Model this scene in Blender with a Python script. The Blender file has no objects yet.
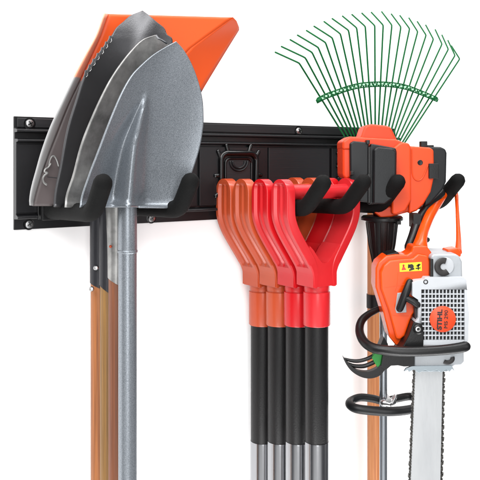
import bpy, math, random
from math import sin, cos, tan, pi, radians, sqrt, exp
from mathutils import Vector, Matrix
random.seed(7)
S = bpy.context.scene
col = S.collection

# ------------------------------------------------------------------ camera
# The view runs along +Y; the wall is turned by TH about the vertical, its right side farther off.
F, U0, V0, Z0 = 750.0, 240.0, 160.0, 1.6
TH = radians(34); CT, ST, TT = cos(TH), sin(TH), tan(TH)
Y0 = 1.25
cam = bpy.data.cameras.new('camera'); co = bpy.data.objects.new('camera', cam); col.objects.link(co)
co.location = (0, 0, Z0); co.rotation_euler = (pi / 2, 0, 0)
cam.sensor_width = 36; cam.lens = 36 * F / 480; cam.shift_y = -(240 - V0) / 480
cam.clip_start = .02; cam.clip_end = 50
S.camera = co

# ------------------------------------------------------------------ light
w = bpy.data.worlds.new('World'); S.world = w; w.use_nodes = True
bgn = w.node_tree.nodes['Background']
bgn.inputs[1].default_value = 1.5
# a studio: bright in front and above, dark to either side, so that polished metal has something to reflect
_N, _L = w.node_tree.nodes, w.node_tree.links
_tc = _N.new('ShaderNodeTexCoord'); _sp = _N.new('ShaderNodeSeparateXYZ'); _L.new(_tc.outputs['Generated'], _sp.inputs[0])
_ab = _N.new('ShaderNodeMath'); _ab.operation = 'ABSOLUTE'; _L.new(_sp.outputs[0], _ab.inputs[0])
_r = _N.new('ShaderNodeValToRGB'); _L.new(_ab.outputs[0], _r.inputs[0])
_e = _r.color_ramp.elements; _e[0].position = .42; _e[0].color = (1.0, 1.0, 1.0, 1); _e[1].position = .72; _e[1].color = (.12, .12, .13, 1)
_x = _r.color_ramp.elements.new(.93); _x.color = (.12, .12, .13, 1); _x = _r.color_ramp.elements.new(.99); _x.color = (.8, .8, .8, 1)
_r2 = _N.new('ShaderNodeValToRGB'); _L.new(_sp.outputs[2], _r2.inputs[0])      # bright ceiling, dim room at eye level
_m1 = _N.new('ShaderNodeMapRange'); _m1.inputs['From Min'].default_value = -1; _m1.inputs['From Max'].default_value = 1
_L.new(_sp.outputs[2], _m1.inputs[0]); _L.new(_m1.outputs[0], _r2.inputs[0])
_e = _r2.color_ramp.elements; _e[0].position = .28; _e[0].color = (.8, .8, .8, 1); _e[1].position = .42; _e[1].color = (.30, .30, .30, 1)
_x = _r2.color_ramp.elements.new(.58); _x.color = (.30, .30, .30, 1); _x = _r2.color_ramp.elements.new(.70); _x.color = (1, 1, 1, 1)
_mx = _N.new('ShaderNodeMix'); _mx.data_type = 'RGBA'; _mx.blend_type = 'MULTIPLY'; _mx.inputs['Factor'].default_value = 1
_L.new(_r.outputs[0], _mx.inputs['A']); _L.new(_r2.outputs[0], _mx.inputs['B']); _L.new(_mx.outputs['Result'], bgn.inputs[0])
S.view_settings.view_transform = 'Standard'; S.view_settings.look = 'None'
S.view_settings.exposure = 0; S.view_settings.gamma = 1
def area(name, loc, target, sx, sy, power, colr=(1, 1, 1)):
    l = bpy.data.lights.new(name, 'AREA'); l.shape = 'RECTANGLE'; l.size = sx; l.size_y = sy
    l.energy = power; l.color = colr
    o = bpy.data.objects.new(name, l); col.objects.link(o); o.location = loc
    d = Vector(target) - Vector(loc); o.rotation_euler = d.to_track_quat('-Z', 'Y').to_euler()
    return o
area('key_softbox', (-.9, -.7, 3.2), (0, 1.2, 1.55), 1.8, 1.4, 58)
area('side_softbox', (1.9, -.2, 1.9), (.1, 1.2, 1.5), .8, 1.8, 9)
area('front_softbox', (.25, -1.2, 1.75), (0, 1.2, 1.5), .8, 2.2, 26)

# two added strips, out of view, that brighten the wall from above and below
def _w(s_, d, z): return (s_ * CT + d * ST, Y0 + s_ * ST - d * CT, Z0 + z)
area('wall_fill_top', _w(0, .55, 1.25), _w(0, 0, -.05), 1.7, .3, 19)
area('wall_fill_bottom', _w(0, .55, -1.35), _w(0, 0, -.1), 1.7, .3, 19)

# ------------------------------------------------------------------ materials
def lin(c):
    return tuple(((x / 255) / 12.92 if x / 255 <= .04045 else ((x / 255 + .055) / 1.055) ** 2.4) for x in c)
def mat(name, rgb, rough=.5, metal=0, var=0, vscale=20, bump=0, bscale=200, stretch=(1, 1, 1), coat=0,
        rvar=0, rgb2=None, spec=.5):
    m = bpy.data.materials.new(name); m.use_nodes = True
    nt = m.node_tree; N = nt.nodes; L = nt.links
    b = N['Principled BSDF']; c = lin(rgb)
    b.inputs['Base Color'].default_value = (*c, 1); b.inputs['Roughness'].default_value = rough
    b.inputs['Metallic'].default_value = metal; b.inputs['Coat Weight'].default_value = coat
    b.inputs['Specular IOR Level'].default_value = spec
    tc = N.new('ShaderNodeTexCoord'); mp = N.new('ShaderNodeMapping'); mp.inputs['Scale'].default_value = stretch
    L.new(tc.outputs['Object'], mp.inputs[0])
    if var or rgb2 or rvar:
        n = N.new('ShaderNodeTexNoise'); n.inputs['Scale'].default_value = vscale; n.inputs['Detail'].default_value = 6
        n.inputs['Roughness'].default_value = .65
        L.new(mp.outputs[0], n.inputs['Vector'])
        r = N.new('ShaderNodeValToRGB'); r.color_ramp.elements[0].position = .3; r.color_ramp.elements[1].position = .72
        c2 = lin(rgb2) if rgb2 else tuple(x * (1 - var) for x in c)
        r.color_ramp.elements[0].color = (*c2, 1); r.color_ramp.elements[1].color = (*c, 1)
        L.new(n.outputs['Fac'], r.inputs[0])
        if var or rgb2: L.new(r.outputs[0], b.inputs['Base Color'])
        if rvar:
            mr = N.new('ShaderNodeMapRange'); mr.inputs['To Min'].default_value = max(0, rough - rvar)
            mr.inputs['To Max'].default_value = rough + rvar
            L.new(n.outputs['Fac'], mr.inputs[0]); L.new(mr.outputs[0], b.inputs['Roughness'])
    if bump:
        n2 = N.new('ShaderNodeTexNoise'); n2.inputs['Scale'].default_value = bscale; n2.inputs['Detail'].default_value = 3
        L.new(mp.outputs[0], n2.inputs['Vector'])
        bp = N.new('ShaderNodeBump'); bp.inputs['Strength'].default_value = bump; bp.inputs['Distance'].default_value = .001
        L.new(n2.outputs['Fac'], bp.inputs['Height']); L.new(bp.outputs[0], b.inputs['Normal'])
    return m
def ramp_by_height(m, z_edge, low, high, soft=.002):
    """a real paint edge at world height z_edge: dipped paint above, bare steel below"""
    nt = m.node_tree; N = nt.nodes; L = nt.links; b = N['Principled BSDF']
    g = N.new('ShaderNodeNewGeometry'); sp = N.new('ShaderNodeSeparateXYZ'); L.new(g.outputs['Position'], sp.inputs[0])
    mr = N.new('ShaderNodeMapRange'); mr.inputs['From Min'].default_value = z_edge - soft; mr.inputs['From Max'].default_value = z_edge + soft
    L.new(sp.outputs[2], mr.inputs[0])
    mx = N.new('ShaderNodeMix'); mx.data_type = 'RGBA'
    mx.inputs['A'].default_value = (*lin(low), 1); mx.inputs['B'].default_value = (*lin(high), 1)
    L.new(mr.outputs[0], mx.inputs['Factor']); L.new(mx.outputs['Result'], b.inputs['Base Color'])

M = {}
M['wall'] = mat('white_wall_paint', (252, 252, 252), .9, bump=.05, bscale=300)
M['rail'] = mat('black_powder_coat', (20, 20, 22), .36, bump=.12, bscale=900, rvar=.08, vscale=6, spec=.4)
M['rail_plate'] = mat('brushed_black_steel', (30, 30, 32), .4, bump=.25, bscale=160, stretch=(.08, .08, 6), rvar=.06, spec=.4)
M['gloss_black'] = mat('gloss_black_steel', (8, 8, 9), .16, rvar=.05, vscale=15, spec=.5)
M['foam'] = mat('black_foam_rubber', (13, 13, 13), .8, bump=.5, bscale=900, var=.3, vscale=300, spec=.15)
M['chrome'] = mat('chrome_steel', (168, 169, 172), .2, 1, rvar=.04, vscale=40)
M['screw'] = mat('zinc_screw', (190, 190, 190), .28, 1, rvar=.1, vscale=200)
M['orange_grip'] = mat('orange_plastic', (178, 70, 36), .3, var=.12, vscale=30, bump=.06, bscale=500)
M['red_grip'] = mat('red_plastic', (188, 16, 24), .27, var=.1, vscale=30, bump=.06, bscale=500)
M['pink_grip'] = mat('light_red_plastic', (192, 34, 40), .27, var=.1, vscale=30, bump=.06, bscale=500)
M['sleeve'] = mat('black_rubber_sleeve', (16, 15, 16), .42, bump=.22, bscale=520, rvar=.08, vscale=200, spec=.3)
M['galv'] = mat('hammered_grey_steel', (152, 157, 163), .34, .65, rgb2=(100, 106, 112), vscale=900, bump=.14, bscale=700, rvar=.1)
M['dull'] = mat('dull_grey_steel', (168, 167, 165), .36, .6, rgb2=(104, 104, 103), vscale=28, bump=.12, bscale=180, rvar=.1)
M['black_blade'] = mat('black_blade_steel', (72, 72, 74), .34, .6, bump=.15, bscale=500, rvar=.08, vscale=60)
M['black_socket'] = mat('black_socket_steel', (40, 40, 44), .38, .4, bump=.15, bscale=300, rvar=.1, vscale=60)
M['orange_blade'] = mat('orange_painted_steel', (220, 84, 34), .42, bump=.05, bscale=200, spec=.35)
M['blade_rim'] = mat('rim_painted_steel', (226, 84, 36), .45, bump=.05, bscale=200)
M['wood'] = mat('varnished_ash_wood', (164, 102, 54), .45, rgb2=(110, 62, 30), vscale=330, stretch=(1, 1, .018), bump=.15, bscale=500)
M['wood_olive'] = mat('aged_olive_wood', (140, 102, 50), .5, rgb2=(92, 64, 28), vscale=330, stretch=(1, 1, .018), bump=.15, bscale=500)
M['wood_red'] = mat('reddish_wood', (122, 70, 40), .5, rgb2=(82, 44, 24), vscale=330, stretch=(1, 1, .018), bump=.15, bscale=500)
M['pole_wood'] = mat('golden_rake_pole_wood', (206, 140, 90), .45, rgb2=(160, 90, 46), vscale=330, stretch=(1, 1, .018), bump=.15, bscale=500)
M['green'] = mat('green_coated_wire', (0, 86, 40), .5, var=.25, vscale=60, spec=.15)
M['green_plate'] = mat('green_plastic', (20, 128, 40), .45, var=.2, vscale=80)
M['motor_orange'] = mat('engine_orange_plastic', (208, 66, 22), .36, var=.07, vscale=25, bump=.06, bscale=700, spec=.3)
M['motor_red'] = mat('engine_red_plastic', (204, 60, 24), .38, var=.07, vscale=25, bump=.06, bscale=700, spec=.3)
M['grey_plastic'] = mat('charcoal_plastic', (20, 22, 24), .38, var=.12, vscale=30, bump=.12, bscale=900, spec=.3)
M['black_plastic'] = mat('black_plastic', (13, 13, 14), .36, bump=.15, bscale=700, rvar=.08, vscale=50, spec=.35)
M['saw_orange'] = mat('chainsaw_orange_plastic', (214, 70, 4), .24, var=.1, vscale=14, bump=.04, bscale=500, spec=.4)
M['saw_white'] = mat('light_grey_plastic', (176, 179, 183), .42, var=.08, vscale=40, bump=.06, bscale=700)
M['saw_grey'] = mat('cast_grey_housing', (162, 166, 170), .4, .1, var=.12, vscale=60, bump=.15, bscale=500)
M['vent_dark'] = mat('dark_vent_backing', (42, 43, 44), .7)
M['sticker_orange'] = mat('orange_sticker', (206, 62, 16), .4)
M['yellow'] = mat('yellow_sticker', (238, 222, 30), .45)
M['ink'] = mat('black_ink', (24, 20, 20), .5)
M['red_ink'] = mat('red_ink', (210, 50, 40), .5)
M['bar'] = mat('brushed_guide_bar_steel', (182, 184, 185), .36, .5, rgb2=(168, 170, 172), vscale=40, stretch=(1, 1, .2), bump=.08, bscale=300)
M['chain'] = mat('oily_chain_steel', (120, 118, 114), .3, .85, rgb2=(26, 25, 24), vscale=420)
M['spike'] = mat('pale_bumper_steel', (146, 156, 162), .35, .6, rvar=.1, vscale=80)
M['alu'] = mat('aluminium_tube', (178, 184, 190), .22, .95, rvar=.06, vscale=60, stretch=(1, 1, .1))
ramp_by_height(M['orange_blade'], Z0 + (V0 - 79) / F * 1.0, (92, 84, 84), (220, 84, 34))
ramp_by_height(M['blade_rim'], Z0 + (V0 - 77) / F * 1.0, (150, 150, 150), (238, 150, 120))
ramp_by_height(M['blade_rim'], Z0 + (V0 - 77) / F * 1.0, (150, 150, 150), (236, 150, 122), .001)

# ------------------------------------------------------------------ placing
def Py(u, v, y): return Vector(((u - U0) / F * y, y, Z0 + (V0 - v) / F * y))
def dep(u, d): return (Y0 - d / CT) / (1 - (u - U0) / F * TT)      # depth at which the line of sight meets the plane d in front of the wall
def Pd(u, v, d): return Py(u, v, dep(u, d))
def W(s, d, z): return Vector((s * CT + d * ST, Y0 + s * ST - d * CT, Z0 + z))
def s_of(u, d=0):
    x = (u - U0) / F * dep(u, d); return (x - d * ST) / CT
TD = Vector((CT, ST, 0)); ND = Vector((ST, -CT, 0)); ZD = Vector((0, 0, 1)); XD = Vector((1, 0, 0)); YD = Vector((0, 1, 0))

# ------------------------------------------------------------------ mesh building
class MB:
    def __init__(s): s.v = []; s.f = []
    def add(s, vs, fs):
        k = len(s.v); s.v += [Vector(p) for p in vs]; s.f += [tuple(i + k for i in f) for f in fs]; return s
    def box(s, c, hx, hy, hz, ax=(XD, YD, ZD)):
        c = Vector(c); vs = []
        for i in (-1, 1):
            for j in (-1, 1):
                for k in (-1, 1): vs.append(c + ax[0] * hx * i + ax[1] * hy * j + ax[2] * hz * k)
        return s.add(vs, [(0, 1, 3, 2), (4, 6, 7, 5), (0, 4, 5, 1), (2, 3, 7, 6), (0, 2, 6, 4), (1, 5, 7, 3)])
    def pbox(s, u0, v0, u1, v1, y0, y1):
        return s.prism([(u0, v0), (u1, v0), (u1, v1), (u0, v1)], y0, y1)
    def prism(s, pts, y0, y1, taper=0):
        a = [Py(u, v, y0) for u, v in pts]; n = len(a)
        c = sum(a, Vector()) / n
        b = [Vector((p.x, y1, p.z)) for p in a]
        if taper: a = [p + (Vector((c.x, p.y, c.z)) - p) * taper for p in a]
        return s.add(a + b, [tuple(range(n)), tuple(range(2 * n - 1, n - 1, -1))] + [(i, i + n, (i + 1) % n + n, (i + 1) % n) for i in range(n)])
    def extrude(s, pts, vec):
        n = len(pts); b = [p + vec for p in pts]
        return s.add(list(pts) + b, [tuple(range(n)), tuple(range(2 * n - 1, n - 1, -1))] + [(i, i + n, (i + 1) % n + n, (i + 1) % n) for i in range(n)])
    def rings(s, R, cap=True, closed=False):
        n = len(R[0]); vs = [p for r in R for p in r]; fs = []
        m = len(R)
        for i in range(m if closed else m - 1):
            for j in range(n):
                a, b = i * n, ((i + 1) % m) * n
                fs.append((a + j, a + (j + 1) % n, b + (j + 1) % n, b + j))
        if cap and not closed: fs += [tuple(range(n - 1, -1, -1)), tuple(range((m - 1) * n, m * n))]
        return s.add(vs, fs)
    def tube(s, pts, r, n=14, closed=False, flat=1.0, up=None, round_end=False):
        pts = [Vector(p) for p in pts]; m = len(pts)
        rr = list(r) if hasattr(r, '__len__') else [r] * m
        if round_end and not closed:                       # dome the ends
            def dome(p, q, rad):
                d = (p - q).normalized(); return [(p + d * rad * sin(a), rad * cos(a)) for a in (radians(30), radians(58), radians(80))]
            e = dome(pts[-1], pts[-2], rr[-1]); b = dome(pts[0], pts[1], rr[0])
            pts = [x[0] for x in reversed(b)] + pts + [x[0] for x in e]
            rr = [x[1] for x in reversed(b)] + rr + [x[1] for x in e]; m = len(pts)
        R = []; ref = up
        for i in range(m):
            if closed: t = pts[(i + 1) % m] - pts[i - 1]
            else: t = pts[min(i + 1, m - 1)] - pts[max(i - 1, 0)]
            t.normalize()
            if ref is None: ref = XD if abs(t.x) < .8 else ZD
            a = (ref - t * ref.dot(t)).normalized(); b = t.cross(a)
            if up is None: ref = a
            R.append([pts[i] + a * rr[i] * cos(2 * pi * k / n) + b * rr[i] * flat * sin(2 * pi * k / n) for k in range(n)])
        return s.rings(R, closed=closed)
    def lathe(s, c, axis, prof, n=28, hollow=False):
        c = Vector(c); axis = Vector(axis).normalized()
        a = (XD if abs(axis.x) < .8 else ZD); a = (a - axis * a.dot(axis)).normalized(); b = axis.cross(a)
        R = [[c + axis * h + a * r * cos(2 * pi * k / n) + b * r * sin(2 * pi * k / n) for k in range(n)] for r, h in prof]
        return s.rings(R, cap=not hollow)
    def sheet(s, G):
        m, n = len(G), len(G[0])
        return s.add([p for r in G for p in r], [(i * n + j, i * n + j + 1, (i + 1) * n + j + 1, (i + 1) * n + j) for i in range(m - 1) for j in range(n - 1)])
    def build(s, name, m, parent=None, origin=None, smooth=40, bevel=0, seg=2, solid=0, flip=True, sub=0):
        root = parent
        while root is not None and root.parent is not None: root = root.parent
        org = Vector(origin) if origin is not None else (root.location.copy() if root is not None else Vector())
        me = bpy.data.meshes.new(name); me.from_pydata([v - org for v in s.v], [], s.f)
        import bmesh
        bm = bmesh.new(); bm.from_mesh(me); bmesh.ops.remove_doubles(bm, verts=bm.verts, dist=1e-6)
        bmesh.ops.recalc_face_normals(bm, faces=bm.faces); bm.to_mesh(me); bm.free()
        me.materials.append(m)
        o = bpy.data.objects.new(name, me); col.objects.link(o)
        if parent is not None: o.parent = parent
        else: o.location = org
        me.shade_smooth()
        if solid:
            md = o.modifiers.new('solid', 'SOLIDIFY'); md.thickness = solid; md.offset = 0
        if bevel:
            md = o.modifiers.new('bevel', 'BEVEL'); md.width = bevel; md.segments = seg; md.limit_method = 'ANGLE'; md.angle_limit = radians(35)
            wn = o.modifiers.new('wn', 'WEIGHTED_NORMAL'); wn.keep_sharp = True
        elif smooth: me.set_sharp_from_angle(angle=radians(smooth))
        if sub:
            md = o.modifiers.new('sub', 'SUBSURF'); md.levels = sub; md.render_levels = sub
        return o
def empty(name, loc, label, cat, group=None):
    o = bpy.data.objects.new(name, None); col.objects.link(o); o.location = loc; o.empty_display_size = .05
    o['label'] = label; o['category'] = cat
    if group: o['group'] = group
    bpy.context.view_layer.update()
    return o
def interp(tab, v):
    """smooth table lookup: tab = [(v, value), ...] rising in v"""
    if v <= tab[0][0]: return tab[0][1]
    if v >= tab[-1][0]: return tab[-1][1]
    for i in range(len(tab) - 1):
        if tab[i][0] <= v <= tab[i + 1][0]:
            x0, y0 = tab[i]; x1, y1 = tab[i + 1]
            def sl(k):
                if k <= 0: return (tab[1][1] - tab[0][1]) / (tab[1][0] - tab[0][0])
                if k >= len(tab) - 1: return (tab[-1][1] - tab[-2][1]) / (tab[-1][0] - tab[-2][0])
                a = (tab[k][1] - tab[k - 1][1]) / (tab[k][0] - tab[k - 1][0]); b = (tab[k + 1][1] - tab[k][1]) / (tab[k + 1][0] - tab[k][0])
                return 0 if a * b <= 0 else 2 * a * b / (a + b)
            h = x1 - x0; t = (v - x0) / h
            return ((1 + 2 * t) * (1 - t) ** 2 * y0 + t * (1 - t) ** 2 * h * sl(i) + t * t * (3 - 2 * t) * y1 + t * t * (t - 1) * h * sl(i + 1))
def spline(pts, n=6, closed=False):
    P = [Vector(p) for p in pts]; m = len(P); out = []
    for i in range(m if closed else m - 1):
        if closed: a, b, c, d = P[i - 1], P[i], P[(i + 1) % m], P[(i + 2) % m]
        else: a, b, c, d = P[max(i - 1, 0)], P[i], P[i + 1], P[min(i + 2, m - 1)]
        for k in range(n):
            t = k / n
            out.append(.5 * ((2 * b) + (c - a) * t + (2 * a - 5 * b + 4 * c - d) * t * t + (3 * b - a - 3 * c + d) * t ** 3))
    if not closed: out.append(P[-1])
    return out
def circ(cu, cv, r, n=24, a0=0, a1=2 * pi):
    return [(cu + r * cos(a0 + (a1 - a0) * k / n), cv + r * sin(a0 + (a1 - a0) * k / n)) for k in range(n)]

# ------------------------------------------------------------------ the setting
wl = MB().sheet([[W(-1.5, 0, 1.6), W(4, 0, 1.6)], [W(-1.5, 0, -1.6), W(4, 0, -1.6)]]).build('wall', M['wall'], solid=0)
wl['kind'] = 'structure'

# ------------------------------------------------------------------ rail
SL, SR = s_of(13), s_of(394)
rail = empty('mounting_rail', W((SL + SR) / 2, 0, -.0967), 'long black metal storage rail screwed to the white wall behind all the tools', 'rail')
prof = [(.0004, .0605), (.004, .0605), (.004, .044), (.014, .043), (.018, .0415), (.018, .0385), (.007, .038), (.007, .0295),
        (.019, .029), (.021, .0275), (.021, .0255), (.014, .0245), (.013, -.075), (.020, -.0775), (.021, -.0795), (.020, -.081),
        (.005, -.082), (.004, -.0967), (.0004, -.0967)]
MB().extrude([W(SL, d, z) for d, z in prof], TD * (SR - SL)).build('rail_body', M['rail'], rail, bevel=.0007)
MB().box(W((SL + SR) / 2, .0055, .0518), (SR - SL) / 2 - .004, .0012, .0065, (TD, ND, ZD)).build('top_flange', M['rail_plate'], rail, bevel=.0008)
def screw(mb_c, n, r=.0062, parent=None):
    c = Vector(mb_c); a = TD if abs(n.dot(ND)) > .9 else XD
    o = MB().lathe(c, n, [(r, 0), (r, .0008), (r * .8, .0026), (r * .3, .0034), (.0003, .0035)]).build('screw', M['screw'], parent)
    x = MB()
    for ang in (.5, .5 + pi / 2):
        dx = (a * cos(ang) + ZD * sin(ang)); dz = (a * -sin(ang) + ZD * cos(ang))
        x.box(c + n * .0034, r * .58, .0009, r * .13, (dx, n, dz))
    x.build('cross_slot', M['gloss_black'], o)
    MB().lathe(c - n * .0006, n, [(r * 1.35, 0), (r * 1.35, .0008), (r * 1.0, .001)]).build('washer', M['gloss_black'], o)
for u, zz in ((28, .0505), (296, .0505), (28, -.0893), (150, -.0893)):
    screw(W(s_of(u), .0045 if zz < 0 else .0072, zz), ND, parent=rail)
# middle cover plate with the square embossed loop
a, b = s_of(199, .016), s_of(267, .016); cs = (a + b) / 2; hw = (b - a) / 2
pl = MB().box(W(cs, .016, -.0255), hw, .002, .047, (TD, ND, ZD)).build('cover_plate', M['rail'], rail, bevel=.001)
def rsq(cs, cz, hw, hh, r, d, n=6):
    P = []
    for qx, qz, a0 in ((1, 1, 0), (-1, 1, pi / 2), (-1, -1, pi), (1, -1, 1.5 * pi)):
        for k in range(n + 1):
            t = a0 + pi / 2 * k / n; P.append(W(cs + qx * (hw - r) + r * cos(t), d, cz + qz * (hh - r) + r * sin(t)))
    return P
lc = s_of(239, .02); lz = -.025
MB().tube(rsq(lc, lz, .0345, .036, .012, .0190), .0050, closed=True, n=14).build('loop_rim', M['gloss_black'], pl)
MB().tube(rsq(lc, lz, .0255, .0275, .009, .0185), .0024, closed=True, n=10).build('loop_rim', M['gloss_black'], pl)
MB().box(W(lc, .0182, lz), .0245, .0006, .0265, (TD, ND, ZD)).build('inner_panel', M['rail_plate'], pl)
ar = MB()
for rr, zc in ((.017, .0), (.012, .001)):
    ar.tube([W(lc + rr * cos(t), .0195, lz + .022 + rr * .85 * sin(t)) for t in [pi + pi * k / 14 for k in range(15)]], .0018, n=8, round_end=True)
ar.build('curved_rib', M['rail'], pl)
for du, dz, an in ((-.037, .034, 2.2), (-.022, .043, 2.0), (.022, .043, 1.1), (.037, .034, .9), (-.040, .0, pi), (.040, .0, 0), (-.04, -.03, 3.6)):
    p = W(lc + du, .0185, lz + dz); dd = TD * cos(an) * .0045 + ZD * sin(an) * .0060
    MB().tube([p - dd, p + dd], .0036, n=12, round_end=True).build('corner_rib', M['gloss_black'], pl)
a, b = s_of(268.5, .016), s_of(329, .016)
MB().box(W((a + b) / 2, .0158, -.0255), (b - a) / 2, .0015, .0465, (TD, ND, ZD)).build('cover_plate', M['rail_plate'], rail, bevel=.0008)
a, b = s_of(331, .016), s_of(352, .016)
p3 = MB().box(W((a + b) / 2, .0165, -.0255), (b - a) / 2, .0022, .0465, (TD, ND, ZD)).build('cover_plate', M['rail'], rail, bevel=.001)
lt = MB()
for zz in (.006, -.018): lt.tube([W(a + .012, .020, zz + .006), W(a + .018, .022, zz), W(a + .013, .020, zz - .012)], .003, n=8, round_end=True)
lt.build('latch', M['gloss_black'], p3)
a, b = s_of(16, .016), s_of(197, .016)
MB().box(W((a + b) / 2, .0150, -.0255), (b - a) / 2, .0015, .0475, (TD, ND, ZD)).build('cover_plate', M['rail'], rail, bevel=.0008)

# ------------------------------------------------------------------ double hooks
def arm_z(d, zb): return zb + .005 * (d - .03) / .14
def hook(s1, s2, zb, label, slant=0, far=0):
    cs = (s1 + s2) / 2
    t = empty('double_hook', W(cs, .018, zb - .01), label, 'tool hook', 'black double hooks on the rail')
    MB().box(W(cs, .0205, zb), (s2 - s1) / 2 + .018, .0025, .012, (TD, ND, ZD)).build('back_plate', M['gloss_black'], t, bevel=.001)
    for s in (s1, s2):
        P = [(.022, 0)] + [(d, 0) for d in (.06, .1, .14, .158)] + [(.172, .0035), (.182, .012), (.192, .025), (.201, .037)]
        if far: P = [(.022, 0)] + [(d, 0) for d in (.06, .1, .15, .185)] + [(.199, .003), (.209, .010), (.223, .024), (.237, .038)]
        pts = [W(s, d, arm_z(min(d, .17), zb) + z) for d, z in P]
        o = MB().tube(spline(pts, 4), .0118, n=18, round_end=True, up=TD).build('prong', M['foam'], t)
        MB().box(W(s, .024, zb), .013, .003, .0135, (TD, ND, ZD)).build('base_block', M['black_plastic'], o, bevel=.001)
    return t
hook(-.3335, -.2125, -.070, 'black foam covered double hook at left end of rail carrying the shovels')
hook(-.021, .055, -.075, 'black foam covered double hook holding the red and orange D shaped handles', far=1)
hook(.125, .260, -.076, 'black foam covered double hook under the trimmer engine and chainsaw handle', far=1)

# ------------------------------------------------------------------ shovels
sc = (-.3335 - .2125) / 2
def usd(s, d): p = W(s, d, 0); return U0 + F * p.x / p.y
def blade(L, R, dc, lean, curve, ridge=None, lip=0, rows=60, cols=40, power=1.0, tipback=0):
    HW = max((interp(R, v_) - interp(L, v_)) / 2 for v_ in range(int(L[0][0]) + 1, int(L[-1][0])))
    vt = max(L[0][0], R[0][0]); vb = min(L[-1][0], R[-1][0]); G = []
    for i in range(rows + 1):
        t = i / rows; t = t ** 1.3; v = vt + (vb - vt) * t; l, r = interp(L, v), interp(R, v); row = []
        for j in range(cols + 1):
            c = -1 + 2 * j / cols; u = l + (r - l) * (c + 1) / 2
            d = dc + lean * ((vb - v) / (vb - vt)) ** power + curve * ((u - (l + r) / 2) / HW) ** 2
            if tipback and v < 80: d -= tipback * ((80 - v) / 69) ** 2
            if ridge:
                cu, wv, h = interp(ridge[0], v), interp(ridge[1], v), interp(ridge[2], v)
                d += h * exp(-((u - cu) / wv) ** 2)
            if ridge and len(ridge) > 3: d -= interp(ridge[3], v) * exp(-((u - cu + 2.1 * wv) / (wv * 1.3)) ** 2)
            if lip and v > vb - 9: d += lip * ((v - vb + 9) / 9) ** 2
            row.append(Pd(u, v, d))
        G.append(row)
    return G
def wood_handle(parent, uc, d, v0, v1, r, m, name='handle'):
    p = Pd(uc, v0, d); q = p.copy(); q.z = Z0 + (V0 - v1) / F * p.y
    return MB().tube([p, q], r, n=24, up=XD).build(name, m, parent)
def slant_socket(uc, d, v0, v1, r, slope, n=28, flare=1.0):
    p = Pd(uc, v0, d); y = p.y; k = y / F; R = []
    for t in [0, .1, .25, .5, .75, 1]:
        rr = r * (1 + (flare - 1) * (1 - t) ** 2)
        ring = []
        for j in range(n):
            a = 2 * pi * j / n; vv = v0 + (v1 - v0) * t
            z = Z0 + (V0 - vv) / F * y - slope * k * cos(a) * t
            ring.append(Vector((p.x + rr * cos(a), y + rr * sin(a), z)))
        R.append(ring)
    return MB().rings(R)
END = 900
# 1 orange square-mouth shovel at the very back
d1 = .050; u1 = usd(sc, d1)
sh = empty('square_shovel', Pd(u1, END, d1), 'wide shovel with orange painted blade and wooden handle, rearmost in the left stack', 'shovel', 'shovels hanging blade up at the left')
L1 = [(15.5, 108), (20, 106), (35, 101), (55, 92), (78, 81), (103, 69), (130, 58), (165, 44.5), (203, 33), (206, 32.5)]
O1 = [(15, 104.5), (20, 102.5), (35, 97), (55, 86), (77, 74), (103, 61.5), (130, 49), (165, 37.5), (203, 29.5), (206, 30)]
R1 = [(15.5, 191), (18, 192), (30, 194), (60, 186), (88, 176), (130, 160), (206, 138)]
fl = lambda v: interp([(15, 0), (206, 1)], v)
def li(tab, v):
    for (a0, b0), (a1, b1) in zip(tab, tab[1:]):
        if v <= a1: return b0 + (b1 - b0) * max(0, v - a0) / (a1 - a0)
    return tab[-1][1]
FOLD = [(15.5, 233), (47, 191), (90, 150), (130, 140), (206, 130)]
OUT = [(15.5, 233.2), (18, 236.0), (27, 239.4), (85, 205), (125, 182), (150, 165), (206, 150)]
def topv(u, v): return v + ((u - 106) / 128 * 3.6 - 1.6) * max(0, 1 - (v - 15) / 70)
def dl(v): return d1 + .004 + .03 * ((206 - v) / 190.5)
G = []
for i in range(61):
    v = 15.5 + 190.5 * i / 60; a, b = interp(L1, v), max(li(FOLD, v), interp(L1, v) + 8)
    G.append([Pd(a + (b - a) * j / 24, topv(a + (b - a) * j / 24, v), dl(v)) for j in range(25)])
bl = MB().sheet(G).build('blade', M['orange_blade'], sh, solid=.002)
G = []
for i in range(61):
    v = 15.5 + 190.5 * i / 60; a, b = max(li(FOLD, v), interp(L1, v) + 8), li(OUT, v)
    G.append([Pd(a + (b - a) * t / 10, topv(a + (b - a) * t / 10, v), dl(v) - min(.028, abs(b - a) * .0012) * (t / 10)) for t in range(11)])
MB().sheet(G).build('folded_side', M['orange_blade'], bl, solid=.002)
G = []
for i in range(41):
    v = 15.2 + (205.5 - 15.2) * i / 40; a, b = interp(O1, v), interp(L1, v); lean = .03 * ((206 - v) / 190.5); row = []
    for j in range(5):
        t = j / 4; row.append(Pd(a + (b - a) * t, topv(a + (b - a) * t, v), d1 + .006 + lean + .010 * sin(pi * (t * .5 + .5)) * 1.0 - .001))
    G.append(row)
MB().sheet(G).build('rolled_rim', M['blade_rim'], bl, solid=.0018)
sq = [(50.5, 157.5), (52, 155.8), (54.5, 156), (56.5, 159), (57.5, 164)]
MB().tube(spline([Pd(u, v, d1 + .0165) for u, v in [(49, 165), (50, 160), (52, 156.5), (54.5, 156.5), (57, 161), (58.5, 166)]]), .0013, n=8, round_end=True).build('bent_wire', M['dull'], bl)
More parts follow.
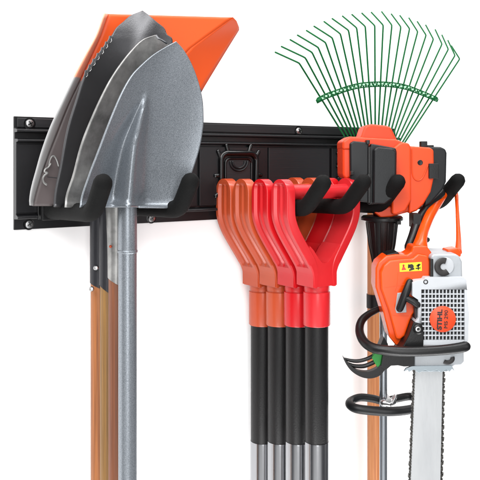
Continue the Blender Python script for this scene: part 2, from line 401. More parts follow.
MB().tube(spline([Pd(u, v, d1 + .0165) for u, v in [(50.5, 164), (48, 167.5), (45.5, 169), (44.5, 171.5), (47.5, 173), (44.5, 175.5), (43, 179), (44, 182.5), (46.5, 184.5)]]), .0015, n=8, round_end=True).build('bent_wire', M['dull'], bl)
MB().tube([Pd(47.5, 177, d1 + .0155), Pd(57, 178, d1 + .0155)], .0006, n=8).build('bent_wire', M['black_blade'], bl)
so = slant_socket(u1, d1, 200, 286, .0128, 4).build('socket', M['black_socket'], sh)
for u, v in ((96, 268), (91.5, 289)):
    MB().lathe(Pd(u, v, d1 + .013), ND * .3 - YD, [(.0036, -.001), (.0036, .0008), (.0025, .0026), (.0003, .0031)]).build('rivet', M['screw'], so)
wood_handle(sh, u1, d1, 270, END, .0118, M['wood'])
# 2 black spade with a sawtooth edge
d2 = .080; u2 = usd(sc, d2)
sh = empty('serrated_spade', Pd(u2, END, d2), 'black pointed spade blade with saw teeth on its left edge, before the orange shovel', 'spade', 'shovels hanging blade up at the left')
L2 = [(11, 142.5), (13, 137), (16, 130), (22, 123), (28, 116), (34, 112.5), (45, 105), (60, 94), (76, 84), (100, 76), (130, 67), (165, 60.5), (203, 54), (207, 54)]
R2 = [(11, 142.5), (15, 148), (22, 156), (29, 164.5), (35, 167), (37, 171), (41, 172.5), (60, 172), (100, 168), (150, 155), (207, 140)]
G = blade(L2, R2, d2 + .004, .055, .010, ridge=([(11, 152), (207, u2)], [(11, 10), (207, 14)], [(11, .006), (100, .008), (207, .006)]), tipback=.038)
bl = MB().sheet(G).build('blade', M['black_blade'], sh, solid=.0022)
tt = MB(); nT = 7
for k in range(nT):
    v = 36.5 + 40 * k / nT; vb = v + 40 / nT * .96
    def pp(u, v, q=0): return Pd(u, v, d2 + .015 + .055 * ((207 - v) / 196) - (.038 * ((80 - v) / 69) ** 2 if v < 80 else 0) + q)
    ua, ub = interp(L2, v), interp(L2, vb)
    tr = [pp(ua + 2.5, v), pp(ua - 2.0, v - .6), pp(ua - 2.5, v + 2.2), pp(ub - .5, vb), pp(ub + 2.5, vb)]
    tt.extrude(tr, ND * .0025)
tt.build('saw_teeth', M['black_blade'], bl, bevel=.0004)
eg = MB()
for k in range(nT):
    v = 38.2 + 40 * k / nT; ua = interp(L2, v)
    eg.tube([pp(ua + 1.6, v + .4, .0028), pp(ua + 2.0, v + 2.8, .0028), pp(ua + .4, v + 4.6, .0028)], .00045, n=6)
eg.build('ground_edge', M['dull'], bl)
slant_socket(u2, d2, 196, 290, .0118, 6).build('socket', M['black_socket'], sh)
wood_handle(sh, u2, d2, 270, END, .0108, M['wood_olive'])
# 3 dull grey shovel
d3 = .108; u3 = usd(sc, d3)
sh = empty('round_shovel', Pd(u3, END, d3), 'dull grey steel shovel with reddish wooden handle, behind the speckled silver shovel', 'shovel', 'shovels hanging blade up at the left')
L3 = [(35, 155.5), (39, 144), (51, 131), (67.5, 118), (79, 110.5), (89, 105), (110, 95), (145, 81), (175, 73), (200, 65.5), (207, 65)]
R3 = [(35, 156), (38, 160), (44, 167), (60, 178), (90, 182), (130, 178), (170, 163), (207, 150)]
G = blade(L3, R3, d3 + .004, .060, .012, ridge=([(35, 160), (207, u3)], [(35, 8), (207, 14)], [(35, 0), (100, .006), (207, .010)]), lip=.008)
bl = MB().sheet(G).build('blade', M['dull'], sh, solid=.0022)
lp = spline([Pd(u, v, d3 + .004 + .0615 + .0125) for u, v in ((156, 35.2), (158.5, 38.2), (162, 40), (167, 43.5))])
MB().tube(lp, .0016, n=8, flat=.6).build('lip_highlight', M['chrome'], bl)  # lip at the tip, its white highlight put in as bright chrome
so = slant_socket(u3, d3, 196, 282, .0118, 5, flare=1.3).build('socket', M['dull'], sh)
MB().lathe(Pd(110.5, 246.5, d3 + .009), ND * .2 - YD, [(.0019, -.002), (.0019, .0012), (.0012, .002)]).build('rivet', mat('copper_rivet', (150, 60, 30), .4, .5), so)
wood_handle(sh, u3, d3, 270, END, .0108, M['wood_red'])
# 4 speckled silver shovel in front
d4 = .142; u4 = usd(sc, d4)
sh = empty('all_steel_shovel', Pd(u4, END, d4), 'speckled silver grey shovel with steel tube handle, frontmost of the left stack', 'shovel', 'shovels hanging blade up at the left')
L4 = [(41.5, 176), (48, 164), (55, 153), (65, 141.5), (75, 132), (90, 123), (110, 114), (130, 106), (150, 98.5), (175, 89), (200, 81), (207, 80)]
R4 = [(41.5, 176), (48, 182), (60, 189.5), (75, 196), (90, 200.5), (105, 203), (120, 203.5), (135, 202), (150, 199), (165, 194.5), (180, 189), (195, 182), (207, 177)]
G = blade(L4, R4, d4 + .002, .050, .014,
          ridge=([(41, 152), (80, 148), (110, 143), (150, 134), (207, 128.5)], [(41, 6), (100, 2.6), (115, 4), (150, 7), (207, 9.5)], [(41, 0), (92, .0002), (104, .0045), (112, .0075), (150, .015), (207, .022)], [(41, 0), (98, .0), (130, .007), (190, .013), (207, .006)]), lip=.007, rows=90, cols=80)
bl = MB().sheet(G).build('blade', M['galv'], sh, solid=.0024)
MB().tube([Pd(u, v, d4 + .016 + .0015) for u, v in [(139, 206.8), (150, 206.9), (165, 207.1), (177, 207.2)]], .0016, n=8, round_end=True).build('foot_rest', M['galv'], bl)
p = Pd(u4, 190, d4); zz = lambda v: Z0 + (V0 - v) / F * p.y
sk = MB().tube([Vector((p.x, p.y, zz(v))) for v in (196, 206, 216, 249, 250.5)], [.0117, .0121, .0123, .0126, .0120], n=28, up=XD).build('socket', M['galv'], sh)
MB().tube([Vector((p.x, p.y, zz(v))) for v in (249.5, 250.5, 252, 253)], [.0123, .0132, .0132, .0121], n=28, up=XD).build('crimp_ring', M['galv'], sk)
MB().tube([Vector((p.x, p.y, zz(v))) for v in (252, END)], .0121, n=28, up=XD).build('handle', M['galv'], sh)

# ------------------------------------------------------------------ D-handled tools
SD = .0195; DF = .175
dy = W(SD, DF, 0).y; kD = dy / F; uF = usd(SD, DF)
def d_tool(m, label):
    base = W(SD, DF, (V0 - 178) * kD)                      # top of the grip frame
    t = empty('d_handle_tool', base, label, 'garden tool', 'tools hung by their D shaped handles')
    def Q(a, z, b=0): return base + TD * a - ZD * z + ND * b
    px = kD
    fr = MB()
    # arms: swept channel section
    for sg in (-1, 1):
        path = [(.0625, .0), (.0625, .0004), (.0625, .0012), (.0625, .0025), (.0625, .0045), (.0625, .007), (.0625, .010), (.0625, .014), (.0625, .02), (.0625, .045), (.0615, .055), (.058, .066), (.052, .078), (.0405, .096), (.029, .113), (.0218, .125), (.0185, .135), (.018, .142), (.018, .150), (.018, .1585)]
        path = [(x, z) for x, z in path]
        pp_ = spline([(x, z, 0) for x, z in path], 4); R = []
        n = len(pp_)
        for i, q in enumerate(pp_):
            t0 = pp_[max(i - 1, 0)]; t1 = pp_[min(i + 1, n - 1)]; tx, tz = t1[0] - t0[0], t1[1] - t0[1]; ll = sqrt(tx * tx + tz * tz) or 1
            nx, nz = tz / ll, -tx / ll
            z = q[1]; hb = .0203
            if z < .019: hb = .0203 * sqrt(max(.03, 1 - ((.019 - z) / .019) ** 2))
            g = min(1, max(0, (z - .0055) / .004)) * min(1, max(0, (.128 - z) / .004)) * .0042
            th = .0072 if z < .12 else .0072 * max(.25, 1 - (z - .12) / .06)
            sec = [(-th, -.93), (-th * .8, -1), (th * .7, -1), (th, -.93), (th, -.66), (th - g, -.52), (th - g, -.12), (th - g * .45, 0), (th - g, .12), (th - g, .52), (th, .66), (th, .93), (th * .7, 1), (-th * .8, 1), (-th, .93)]
            R.append([Q(sg * (q[0] + a_ * nx), z + a_ * nz, b_ * hb) for a_, b_ in sec])
        fr.rings(R)
    # web of the neck
    half = [(0, .1235), (.006, .1220), (.0125, .1155), (.021, .104), (.028, .097), (.0325, .106), (.026, .120), (.0235, .130), (.0225, .140), (.0225, .1575)]
    outl = [Q(a, z, -.0194) for a, z in half] + [Q(-a, z, -.0194) for a, z in reversed(half[1:])]
    fr.extrude(outl, ND * .0388)
    gf = fr.build('handle_frame', m, t, bevel=.0018, seg=3)
    MB().tube([Q(-.058, .0195), Q(-.035, .0195), Q(0, .0195), Q(.035, .0195), Q(.058, .0195)], [.0112, .0104, .0107, .0104, .0112], n=22).build('grip_bar', m, gf)
    MB().lathe(Q(0, .157), -ZD, [(.0190, 0), (.0190, .0085), (.0186, .009), (.0186, .0105), (.0202, .011), (.0202, .0592), (.0194, .0605)], n=36).build('collar', m, t)
    MB().lathe(Q(0, .210), -ZD, [(.0174, 0), (.0174, .182), (.0170, .183)], n=36).build('rubber_sleeve', M['sleeve'], t)
    MB().lathe(Q(0, .390), -ZD, [(.0178, 0), (.0180, .0025), (.0180, .6)], n=36).build('steel_tube', M['chrome'], t)
    return t
specs = [(DF, 'pink', 'light red D shaped handle on black and chrome shaft, frontmost of the four'),
         (.129, 'red', 'deep red D shaped handle on black shaft, just behind the frontmost light red one'),
         (.083, 'orange', 'orange D shaped handle on black shaft between the leftmost orange and the deep red one'),
         (.037, 'orange', 'orange D shaped handle on black shaft, leftmost and nearest the wall')]
def copy_tree(o, parent=None):
    c = o.copy(); col.objects.link(c); c.parent = parent
    for ch in list(o.children): copy_tree(ch, c)
    return c
protos = {}
for d, kind, label in specs:
    if kind not in protos:
        t = d_tool(M[kind + '_grip'], label); protos[kind] = t
        if kind == 'pink': front = t
    else: t = copy_tree(protos[kind])
    t['label'] = label
    y = W(SD, d, 0).y; k = y / dy; z_grip = (arm_z(d, -.075) + .0118) + .0107 * k
    t.location = W(SD, d, z_grip + .0195 * k); t.scale = (k, k, k)

# ------------------------------------------------------------------ leaf rake
rk = empty('leaf_rake', Pd(374, END, .035), 'green wire leaf rake fanned out above the trimmer engine, on a golden wooden pole', 'rake')
wood_handle(rk, 374, .035, 190, END, .0122, M['pole_wood'], 'pole')
_p = Pd(374, 294, .035)
MB().tube([_p, _p - ZD * .025], .0136, n=24, up=XD).build('rubber_band', M['black_plastic'], rk)
tips = [(275.4, 52.3), (281.6, 46.6), (290.3, 39.8), (297.6, 35.2), (306.6, 30.6), (314.1, 26.3), (324.2, 21.7), (332.3, 18.7), (342.6, 16.2), (352, 14.6), (362, 13.3), (371.5, 12.5), (381.8, 11.9), (391.4, 14.1), (400, 15.7), (409, 18.1), (417.4, 21.7), (425.8, 25.2), (435.3, 29.8), (442, 35.2), (448, 40.6), (451.5, 46)]
bends = [(299.2, 63.1), (305.2, 57.7), (312, 52.3), (318.2, 47.4), (325.5, 42.5), (332.3, 37.9), (340.4, 33.9), (348.5, 30.3), (356.7, 27.9), (365.3, 26.5), (374.8, 25.7), (383.2, 25.2), (391.9, 25.2), (400.9, 27), (409.6, 28.7), (417.7, 31.7), (426.1, 35.2), (433.4, 39.3), (442, 44.1), (448.3, 49.3), (455, 55.5), (459.7, 59)]
n = len(tips)
for i, ((tu, tv), (bu, bv)) in enumerate(zip(tips, bends)):
    f = i / (n - 1); ru, rv = 364 + 24 * f, 168
    a = Pd(ru, rv, .035); b = Pd(bu, bv, .060); c = Pd(tu, tv, .028)
    ab = [a.lerp(b, k / 5) for k in range(5)] + [b + (a - b).normalized() * .004, b + ((a - b).normalized() + (c - b).normalized()) * .0006, b + (c - b).normalized() * .004, c]
    MB().tube(ab, .0015, n=8, round_end=True, up=YD if abs(1) else None).build('tine', M['green'], rk)
hd = MB().prism([(361, 158), (391, 158), (385, 190), (367, 190)], dep(376, .045), dep(376, .03)).build('tine_socket', M['green'], rk, bevel=.002)
# woven cross bar
arc = [(317.5, 100.5), (326, 96.2), (336, 92.6), (346, 89), (356, 86.3), (366, 84.8), (376, 84.2), (386, 84.3), (396, 85.3), (406, 87.3), (416, 90.8), (426, 94.8), (437, 99.5)]
A = spline([Pd(u, v, .0545) for u, v in arc], 8)
bar = MB().tube([p + ZD * .0040 for p in A], .0011, n=8, round_end=True).tube([p - ZD * .0040 for p in A], .0011, n=8, round_end=True)
for q, e in ((0, 1), (len(A) - 1, -1)):
    bar.tube([A[q] + ZD * .0040, A[q] - XD * .002 * e, A[q] - ZD * .0040], .0011, n=8, round_end=True)
bar.tube([A[0] + XD * .002, A[3]], .0038, n=8, round_end=True)
for i in range(0, len(A) - 1):
    s_ = 1 if i % 2 else -1
    bar.tube([A[i] + ZD * .0038 * s_, A[i + 1] - ZD * .0038 * s_], .0012, n=6)
    if random.random() < .6: bar.box((A[i] + A[i + 1]) / 2 + ZD * random.uniform(-.001, .001), .0016, .0008, .0016)
bar.build('cross_bar', M['green'], rk)
clip_m = mat('pale_green_clip', (140, 190, 156), .4)
for i in range(2, len(A) - 3, 3):
    MB().box(A[i] - YD * .0018 + ZD * random.uniform(-.001, .001), random.uniform(.0012, .0022), .0005, .0016).build('woven_clip', clip_m, rk)

# ------------------------------------------------------------------ trimmer
YM = 1.140
tr = empty('string_trimmer', Py(383.3, END, 1.185), 'orange and charcoal trimmer engine sitting on the right hooks, shaft hanging down', 'trimmer')
ho = MB().prism([(403, 142.3), (409, 143), (411, 147), (411.5, 200), (406, 211), (396, 215), (392, 214), (392, 149), (399, 143.5)], YM + .004, YM + .075)
ho.prism([(409, 146), (430, 147.5), (434, 150), (434.5, 176), (431, 192), (424, 204), (417, 211), (409, 214)], YM + .008, YM + .066)
ho.prism([(352, 146), (394, 146), (394, 214), (376, 213), (360, 200), (352, 188)], YM + .030, YM + .075)
ho.prism([(378, 207), (392, 206), (417, 204), (416, 210.5), (404, 213.5), (392, 217), (381, 218.5), (374, 212)], YM + .014, YM + .07)
hs = ho.build('engine_housing', M['motor_orange'], tr, bevel=.006, seg=4)
MB().tube(spline([Py(u, v, YM + .0075) for u, v in [(411.8, 149), (412, 160), (412.2, 172), (414, 178), (417.5, 180.5), (421.5, 179), (424.5, 174), (427.5, 166)]], 5), .0011, n=8, round_end=True).build('raised_rib', M['motor_orange'], hs)
MB().lathe(Py(420, 162.6, YM + .009), -YD, [(.0042, 0), (.0042, .0012), (.0036, .0016), (.002, .0012)], n=20).build('bolt', M['black_plastic'], hs)
cp = MB().prism([(342.5, 141), (350, 136.5), (361, 137), (396, 139), (404, 142.5), (411, 146), (396, 150), (370, 150), (342.5, 150)], YM + .012, YM + .08)
cp.prism([(358, 140.5), (361, 136), (364, 127.5), (367, 125), (372, 124), (386, 125.5), (391, 127), (394, 133), (398, 141.5)], YM + .022, YM + .076)
cp.prism([(342.5, 142), (352, 138), (354, 176), (346, 180), (342.8, 176)], YM + .014, YM + .08)
cp.build('top_cap', M['motor_red'], tr, bevel=.005, seg=4)
MB().lathe(Py(389.5, 134.5, YM + .0225), -YD, [(.0019, 0), (.0015, .0004)], n=12).build('bolt', M['black_plastic'], tr)
fb = MB().prism([(350, 143), (354, 141), (369, 142.5), (369, 203), (356, 201), (350.5, 196)], YM + .004, YM + .06)
fb.prism([(371, 143.5), (396, 148), (397, 152), (396.5, 190), (392, 199), (384, 204), (369, 205), (369, 150)], YM + .001, YM + .06)
fb.prism([(374, 149.5), (377.5, 147), (393, 148.6), (396.3, 151.5), (396, 191), (392, 199), (385, 204.3), (373.5, 204)], YM - .012, YM + .05)
f_ = fb.build('air_filter_box', M['grey_plastic'], tr, bevel=.0026, seg=3)
for u, v in ((352.5, 173), (369.3, 176), (368.3, 142)):
    MB().pbox(u - 1.6, v - 2, u + 1.6, v + 2, YM - .003, YM + .02).build('latch', M['black_plastic'], f_, bevel=.0006)
MB().pbox(368.2, 147, 370.8, 203, YM + .000, YM + .03).build('dark_gap', M['black_plastic'], f_, bevel=.0006)  # added black strip, stands in for the shaded gap between the two blocks
ec = MB().prism([(429, 146.5), (441, 146.8), (446, 149), (447.3, 153), (446.6, 182), (443, 190), (437, 197), (431, 204), (424, 208), (424, 160)], YM + .018, YM + .064).build('starter_cap', M['grey_plastic'], tr, bevel=.004, seg=3)
MB().pbox(429, 163.5, 438.8, 178.5, YM + .004, YM + .03).build('switch_block', M['black_plastic'], ec, bevel=.0008)
MB().pbox(421, 141.2, 427.5, 147.5, YM + .018, YM + .03).build('primer_clip', M['black_plastic'], hs, bevel=.0008)
MB().pbox(426, 145, 434, 148, YM + .02, YM + .035).build('clip_base', M['black_plastic'], hs, bevel=.0008)
# boot and shaft
bc = Py(382, 217, 1.178)
bt = MB().lathe(bc, -ZD, [(.030, -.002), (.0325, .0005), (.0325, .0045), (.0255, .006), (.0245, .012), (.0205, .040), (.0135, .075), (.0125, .080)], n=32)
for q in range(14):
    a = 2 * pi * q / 14; dx, dy_ = cos(a), sin(a)
    bt.tube([bc + Vector((dx * .0245, dy_ * .0245, -.008)), bc + Vector((dx * .0203, dy_ * .0203, -.042)), bc + Vector((dx * .0138, dy_ * .0138, -.074))], .0014, n=6)
bt.box(bc + Vector((.022, -.02, -.006)), .003, .003, .004)
bt.build('shaft_boot', M['black_plastic'], tr)
MB().tube([Py(383.3, 255, 1.185), Py(383.3, END, 1.185)], .0061, n=24, up=XD).build('shaft', M['alu'], tr)
lpz = [(352, 404.5), (351, 399.5), (356, 397.2), (366, 396.5), (378, 399.2), (384, 400.5)]
lh = MB()
loop = [Py(349.8, 404.5, 1.175), Py(351.5, 400.5, 1.192), Py(360, 397.5, 1.202), Py(372, 398.5, 1.204), Py(384, 401, 1.204), Py(397, 398.5, 1.208), Py(410, 396.5, 1.206), Py(418, 400, 1.190),
        Py(416, 407.5, 1.165), Py(404, 410.5, 1.155), Py(388, 411.5, 1.152), Py(370, 410.5, 1.156), Py(356, 408.5, 1.162)]
rl = []
LP = spline(loop, 6, closed=True)
MBl = MB().tube(LP, [.0062 + .0008 * (1 if p.y < 1.175 else max(0, 1 - (p.y - 1.175) / .02)) for p in LP], n=16, closed=True)
lo = MBl.build('loop_handle', M['grey_plastic'], tr)
cm = MB().tube([Py(384, 403, 1.172), Py(388.5, 403.5, 1.170), Py(393, 401, 1.176)], .0062, n=12, round_end=True)
cm.tube([Py(391, 404, 1.169), Py(395, 396.5, 1.176)], .0035, n=10, round_end=True).pbox(386, 399, 391, 407, 1.166, 1.190)
cm.build('handle_clamp', M['screw'], lo)
# ------------------------------------------------------------------ chainsaw
YC = 1.06
cs_ = empty('chainsaw', Py(427, 560, YC + .02), 'orange and light grey chainsaw hanging nose down from the rightmost hook', 'chainsaw')
MB().prism([(375.8, 268), (378.5, 262.5), (386, 256), (396, 254.6), (407, 254.8), (411, 252), (413, 246), (427, 246), (431.5, 252), (433.5, 262), (433, 292), (420, 318), (412, 330), (407, 343), (400, 346), (396, 345.5), (389.5, 337), (383, 311), (375.5, 287)], YC + .008, YC + .046).prism([(380.5, 272), (384, 265.5), (390, 260.5), (404, 259.2), (412, 258.8), (418, 254), (428, 256), (430.5, 262), (430.5, 290), (412, 316), (405, 336), (400, 340), (396.5, 339), (389, 311), (381, 289)], YC, YC + .02).prism([(390, 262), (431, 262), (431, 300), (404, 338), (396, 330), (388, 290)], YC + .03, YC + .09).build('body_shell', M['saw_orange'], cs_, bevel=.007, seg=5)
# rear handle, a loop over the hook
hpts = [(419, 256, YC + .03, .0145), (420, 247, YC + .034, .0115), (421.5, 238, YC + .045, .0085), (424.5, 228, YC + .065, .0078), (430, 215, YC + .09, .0078), (437, 204, YC + .120, .0070), (443, 196, YC + .145, .0058),
        (447.5, 190, YC + .160, .0045), (452.5, 189.5, YC + .164, .004), (456, 194, YC + .160, .0034), (457, 205, YC + .14, .0028), (458, 225, YC + .10, .0032), (458.6, 240, YC + .07, .0040), (458.2, 252, YC + .04, .0055)]
hp = spline([Py(a, b, c) for a, b, c, r in hpts], 4); hr = [interp([(i, x[3]) for i, x in enumerate(hpts)], k / 4) for k in range(len(hp))]
rh = MB().tube(hp, hr, n=18, up=YD).build('rear_handle', M['saw_orange'], cs_)
MB().prism([(447.5, 250), (458, 248), (461, 251), (461.3, 257), (447.5, 257)], YC + .02, YC + .05).build('handle_foot', M['saw_orange'], rh, bevel=.002)
gp = [(409, 247, YC + .05), (413, 236, YC + .062), (416, 226, YC + .076), (421, 216, YC + .094), (429, 205, YC + .11), (437, 197, YC + .126), (441, 193, YC + .134)]
MB().tube(spline([Py(*q) for q in gp], 4), .0070, n=14, round_end=True).pbox(413.5, 214, 421, 228, YC + .07, YC + .10).build('throttle_lock', M['black_plastic'], rh, bevel=.0)
MB().prism([(423, 232), (426, 236), (430, 238.5), (430, 241), (425, 245), (421, 243)], YC + .045, YC + .06).build('trigger', M['black_plastic'], rh, bevel=.001)
MB().prism([(383, 258.5), (387.5, 254.3), (398, 252), (400, 254.5), (388, 257.6), (384, 261)], YC + .015, YC + .05).build('choke_seam', M['black_plastic'], cs_, bevel=.0006)
for P_ in ([(383, 288), (389, 287), (404, 285), (411, 284)], [(398, 272), (397, 284), (395, 292)], [(392, 315), (399, 316), (409, 316)]):
    MB().tube(spline([Py(a, b, YC + .0002) for a, b in P_], 4), .00055, n=6).build('mould_seam', M['saw_orange'], cs_)
# warning sticker
st = MB().prism([(399.6, 263.4), (421.6, 262), (421.9, 270.8), (399.8, 271.8)], YC - .0006, YC + .002).build('warning_sticker', M['yellow'], cs_)
pg = MB(); ys = YC - .0014
pg.prism(circ(411.5, 266.4, 2.3, 14), ys, ys + .0006).prism([(409, 269.6), (414.2, 267.8), (414.4, 269.4), (409.4, 271)], ys, ys + .0006)
pg.prism([(408.2, 264.2), (410, 264.6), (409.2, 268.4), (407.9, 268)], ys, ys + .0006)
pg.prism([(416, 266), (419, 263.6), (420.8, 264.4), (418.4, 267)], ys, ys + .0006).prism([(415.6, 268), (420.6, 267.4), (420.8, 268.3), (415.8, 269)], ys, ys + .0006).prism([(417.8, 264.2), (418.6, 264.2), (418.9, 270), (418, 270)], ys, ys + .0006)
for a in ((399.9, 263.7, 421.4, 264.0),): pass
pg.build('pictogram', M['ink'], st)
rg = MB().prism([(401.5, 270.2), (403.4, 265.2), (406.4, 269.8)], ys, ys + .0006).prism(circ(403.6, 265.4, 1.1, 10), ys, ys + .0006)
rg.build('pictogram', M['red_ink'], st)
# starter recess and pull handle
MB().prism([(397.5, 293), (406, 292.4), (406.6, 312.5), (396.5, 313.2), (395.2, 309)], YC - .0012, YC + .003).build('recess_plate', M['saw_grey'], cs_, bevel=.0006)
ph = MB().tube([Py(409.8, 282.5, YC - .008), Py(405, 295, YC - .011), Py(399.8, 308.5, YC - .008)], [.0052, .0058, .0052], n=14, round_end=True, flat=.8)
ph.tube([Py(404, 297, YC - .010), Py(413, 301.5, YC - .013), Py(417, 304.5, YC - .013)], [.0042, .0048, .0056], n=14, round_end=True).build('pull_handle', M['black_plastic'], cs_)
# light grey upper housing with the C shaped knob
uh = MB().prism([(431, 256), (434, 254.2), (456, 254.2), (460, 256.5), (462.5, 262), (462.8, 280), (431, 280)], YC - .006, YC + .07).build('upper_housing', M['saw_grey'], cs_, bevel=.003, seg=3)
MB().pbox(430.3, 259, 433.4, 277, YC - .008, YC + .02).build('gasket', M['black_plastic'], cs_, bevel=.0006)
kn = MB().lathe(Py(445, 266, YC - .0045), -YD, [(.0125, 0), (.0125, .0022), (.0112, .0034), (.0003, .0036)], n=32).build('round_knob', M['saw_white'], uh)
carc = [Py(443.6 + 6.2 * cos(a), 266.8 + 6.2 * sin(a), YC - .0100) for a in [radians(48 + (292 - 48) * k / 20) for k in range(21)]]
MB().tube(carc, .0012, n=12, round_end=False, flat=3.6, up=YD).build('c_mark', M['ink'], kn)
# slotted engine cover
YG = YC - .016
cover = [(412.5, 283), (416, 280.8), (424, 280), (425.5, 277.6), (463.5, 277.2), (466.5, 280), (467.3, 300), (469, 313), (468.4, 341), (464, 345), (421, 345), (412.5, 338), (412.2, 326), (418.5, 318), (418.5, 300), (412.4, 296)]
gu0, gv0, gu1, gv1 = 421.5, 289.6, 466.2, 340
cv = MB().prism([(414, 286), (464, 282), (467, 314), (466, 342), (422, 342), (416, 330)], YG + .006, YC + .03).build('engine_block', M['vent_dark'], cs_)
mc = MB()
# frame plates around the slots
mc.prism([(412.5, 283), (416, 280.8), (424, 280), (425.5, 277.6), (463.5, 277.2), (466.6, 280), (467, 289.6), (421.5, 289.6), (421.5, 345), (414.5, 340), (412.2, 334), (412.2, 326), (418.3, 318), (418.3, 300), (412.4, 296)], YG, YC + .02)
mc.prism([(464.6, 289.6), (467, 289.6), (467.5, 300), (469, 313), (468.4, 341), (464.6, 344)], YG, YC + .02)
mc.pbox(421.5, 340.2, 464.6, 345, YG, YC + .02)
ccell, rcell = 12, 11
du = (464.6 - 421.5) / ccell; dv = (340.2 - 289.6) / rcell
for i in range(1, ccell):
    u = 421.5 + i * du; mc.pbox(u - .6, 289.6, u + .6, 340.2, YG + .0006, YG + .006)
for j in range(1, rcell):
    v = 289.6 + j * dv; mc.pbox(421.5, v - .62, 464.6, v + .62, YG + .0003, YG + .0064)
gc = mc.build('slotted_cover', M['saw_white'], cs_, bevel=.0004, seg=1)
MB().lathe(Py(425.5, 281.8, YG + .001), -YD, [(.0034, 0), (.0034, .0012), (.0022, .0016), (.0018, .0004)], n=18).build('bolt', M['ink'], gc)
# round sticker with its lettering
so_ = MB().lathe(Py(442.6, 319, YG - .0002), -YD, [(.0182, 0), (.0182, .0010), (.0178, .0013)], n=48).build('round_sticker', M['sticker_orange'], gc)
def text(s, cu, cv_, wpx, hpx, y, m, parent, ang=pi / 2, off=.02, name='lettering'):
    c = bpy.data.curves.new('t', 'FONT'); c.body = s; c.size = 1; c.offset = off; c.extrude = .01
    o = bpy.data.objects.new('t', c); col.objects.link(o); bpy.context.view_layer.update()
    me = bpy.data.meshes.new_from_object(o.evaluated_get(bpy.context.evaluated_depsgraph_get()))
    bpy.data.objects.remove(o); bpy.data.curves.remove(c)
    xs = [v.co.x for v in me.vertices]; ys_ = [v.co.y for v in me.vertices]
    cx, cy, wx, wy = (min(xs) + max(xs)) / 2, (min(ys_) + max(ys_)) / 2, max(xs) - min(xs), max(ys_) - min(ys_)
    k = y / F; ctr = Py(cu, cv_, y)
    root = parent
    while root.parent is not None: root = root.parent
    ex = Vector((cos(ang), 0, sin(ang))); ey = Vector((-sin(ang), 0, cos(ang)))
    for v in me.vertices:
        a = (v.co.x - cx) / wx * wpx * k; b_ = (v.co.y - cy) / wy * hpx * k
        v.co = ctr + ex * a + ey * b_ - YD * v.co.z * .04 - root.location
    me.materials.clear(); me.materials.append(m); me.name = name
    q = bpy.data.objects.new(name, me); col.objects.link(q); q.parent = parent
    return q
text('STIHL', 439.6, 319.6, 20.5, 5.0, YG - .0018, M['ink'], so_, ang=radians(88), off=.035)
text('MS 290', 446.0, 319.2, 18, 3.6, YG - .0018, M['ink'], so_, ang=radians(88), off=.0)
# side bracket and screw
MB().prism([(413.5, 322), (422, 324), (424, 333), (423.5, 348), (399, 352), (404, 345), (409, 335)], YG - .002, YC + .02).build('side_bracket', M['black_plastic'], cs_, bevel=.0015)
b2 = MB().lathe(Py(418, 329, YG - .002), -YD, [(.0070, 0), (.0070, .0025), (.0052, .004), (.0048, .003), (.0003, .003)], n=24).build('bracket_bolt', M['black_plastic'], cs_)
MB().lathe(Py(418, 329, YG - .0045), -YD, [(.0040, 0), (.0036, .0012), (.002, .0014), (.0015, .0004)], n=16).build('bolt_head', M['screw'], b2)
# front handle bar
fh = [(379, 309, YC + .05), (369, 314, YC + .045), (361.5, 321, YC + .035), (359.5, 331, YC + .02), (363.5, 341, YC + .0), (372, 347.5, YC - .018), (386, 350.3, YC - .028), (408, 351.5, YC - .032), (432, 350.8, YC - .032), (450, 349.2, YC - .030), (461, 347.6, YC - .028), (465.5, 346.4, YC - .026)]
fr_ = [.0042, .0052, .0058, .0062, .0066, .0068, .0068, .0068, .0068, .0070, .0072, .0070]
fp = spline([Py(*q) for q in fh], 5); fr2 = [interp([(i, x) for i, x in enumerate(fr_)], k / 5) for k in range(len(fp))]
MB().tube(fp, fr2, n=18, up=ZD, round_end=True).build('front_handle', M['black_plastic'], cs_)
# hand guard: crescent claw
def sp2(l, n=5): return [(q.x, q.y) for q in spline([(a, b, 0) for a, b in l], n)]
def px3(lst, y): return [Py(a, b, y) for a, b in lst]
oc = [(343, 356.8), (346, 364), (352, 371.6), (361, 377), (370, 378.6), (379, 376.2), (385, 370), (391, 361)]
ic = [(343, 356.8), (348.5, 363), (353, 367.5), (359, 371), (367.5, 372), (375.5, 369.2), (380.5, 364.5), (384, 357.5)]
hg = MB().prism(sp2(oc) + list(reversed(sp2(ic)))[0:-1], YC - .005, YC + .005)
def finger(P, Rr): hg.tube(spline(px3(P, YC + .002), 4), [interp([(i, x) for i, x in enumerate(Rr)], k / 4) for k in range(4 * (len(P) - 1) + 1)], n=12, up=YD, round_end=True)
finger([(344.5, 358.3), (350, 360.4), (358, 361), (366, 359.2), (373, 356)], [.0012, .0024, .0027, .0027, .0028])
finger([(347.5, 363.2), (354, 365.8), (363, 366.2), (370, 364), (376, 361)], [.0020, .0026, .0030, .0030, .003])
hg.prism([(383, 355), (412, 353.5), (414.5, 358), (413.8, 366.3), (404, 366.6), (398, 365.4), (391, 365.8), (386, 370), (381, 366)], YC - .010, YC + .04)
hg.prism([(379, 349), (384, 337), (388, 344), (388, 352)], YC + .02, YC + .04)
h_ = hg.build('hand_guard', M['black_plastic'], cs_, bevel=.0008)
MB().prism([(371.8, 357.5), (375, 353), (382, 353.2), (384.2, 359), (381.6, 364.8), (378, 368), (375, 363.5)], YC - .004, YC + .006).build('green_insert', M['green_plate'], h_, bevel=.0006)
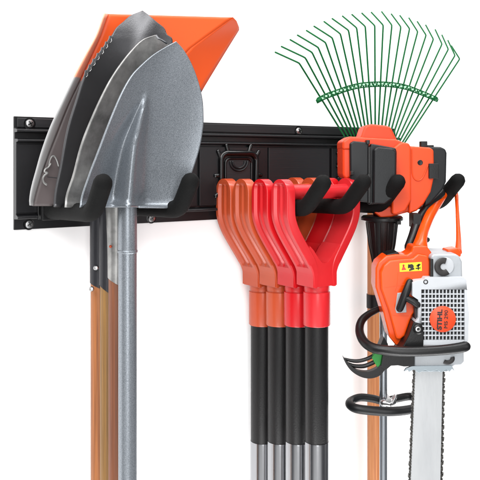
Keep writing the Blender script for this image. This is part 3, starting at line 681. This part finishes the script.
# lower housing
lh_ = MB().prism([(414.5, 353), (464, 352), (464.2, 362), (461, 365.2), (455, 365.6), (450, 368), (436, 367), (424, 367.6), (414.5, 366.5)], YC - .008, YC + .05).build('sprocket_housing', M['saw_grey'], cs_, bevel=.002, seg=3)
carc = [Py(447.5 + 5.2 * cos(a), 358.5 + 4.0 * sin(a), YC - .0092) for a in [radians(-20 + 150 * k / 12) for k in range(13)]]
MB().tube(carc, .0010, n=8, flat=3, up=YD).build('c_mark', M['ink'], lh_)
sp = MB().prism([(404, 371.5), (406, 368.5), (412, 366.2), (452, 365.6), (455, 371.5), (452, 369), (449.5, 372), (446.5, 369.2), (441, 372.5), (437, 370), (430, 371.8), (425, 369.6), (419, 373), (414, 369.6), (409, 372), (408, 370)], YC - .010, YC - .006)
sp.prism([(413, 366), (452, 365.5), (451, 370), (446, 371.6), (416, 371.6)], YC + .0, YC + .01)
sp.build('bumper_spikes', M['spike'], cs_, bevel=.0004)
# guide bar and chain
YBr = YC + .012
ubl = lambda v: interp([(366, 415.2), (480, 410.4), (560, 407)], v); ubr = lambda v: interp([(366, 443), (480, 440.6), (560, 439)], v)
vN = 620
left = [(ubl(v), v) for v in (366, 400, 440, 480, 520, 560, vN)]; right = [(ubr(v), v) for v in (vN, 560, 520, 480, 440, 400, 366)]
cN = ((left[-1][0] + right[0][0]) / 2, vN); rN = (right[0][0] - left[-1][0]) / 2
nose = [(cN[0] - rN * cos(a), cN[1] + rN * sin(a)) for a in [pi * k / 10 for k in range(1, 10)]]
MB().prism(left + nose + right, YBr - .003, YBr + .003).build('guide_bar', M['bar'], cs_, bevel=.0006)
path = left + nose + right; seglen = []; Pp = [Py(u, v, YBr) for u, v in path]
tot = sum((Pp[i + 1] - Pp[i]).length for i in range(len(Pp) - 1)); step = .0042; ch = MB(); pos = 0; idx = 0; acc = 0; k = 0
while pos < tot - .002:
    while acc + (Pp[idx + 1] - Pp[idx]).length < pos: acc += (Pp[idx + 1] - Pp[idx]).length; idx += 1
    dr = (Pp[idx + 1] - Pp[idx]).normalized(); p = Pp[idx] + dr * (pos - acc); out = dr.cross(YD) * 1.0
    cpt = sum(Pp, Vector()) / len(Pp)
    if out.dot(p - Vector((cpt.x, p.y, p.z))) < 0 and abs(dr.z) > .3: out = -out
    sd = -1 if k % 2 else 1
    ch.box(p + out * .0008 + YD * .0018 * sd, .0024, .0011, .0013, (dr, YD, out))
    ch.lathe(p + out * .0012 - YD * .0036, -YD, [(.0010, 0), (.0010, .0008)], n=8)
    if k % 4 == 1:                                          # cutter tooth
        a_ = p + out * .0019
        pts = [a_ - dr * .003, a_ + dr * .0034, a_ + dr * .0036 + out * .0018, a_ - dr * .0012 + out * .0013, a_ - dr * .0016 + out * .0004]
        ch.extrude([q - YD * .002 for q in pts], YD * .004)
    elif k % 4 == 3: ch.box(p + out * .0022, .0014, .0012, .0009, (dr, YD, out))
    pos += step; k += 1
ch.build('chain', M['chain'], cs_)
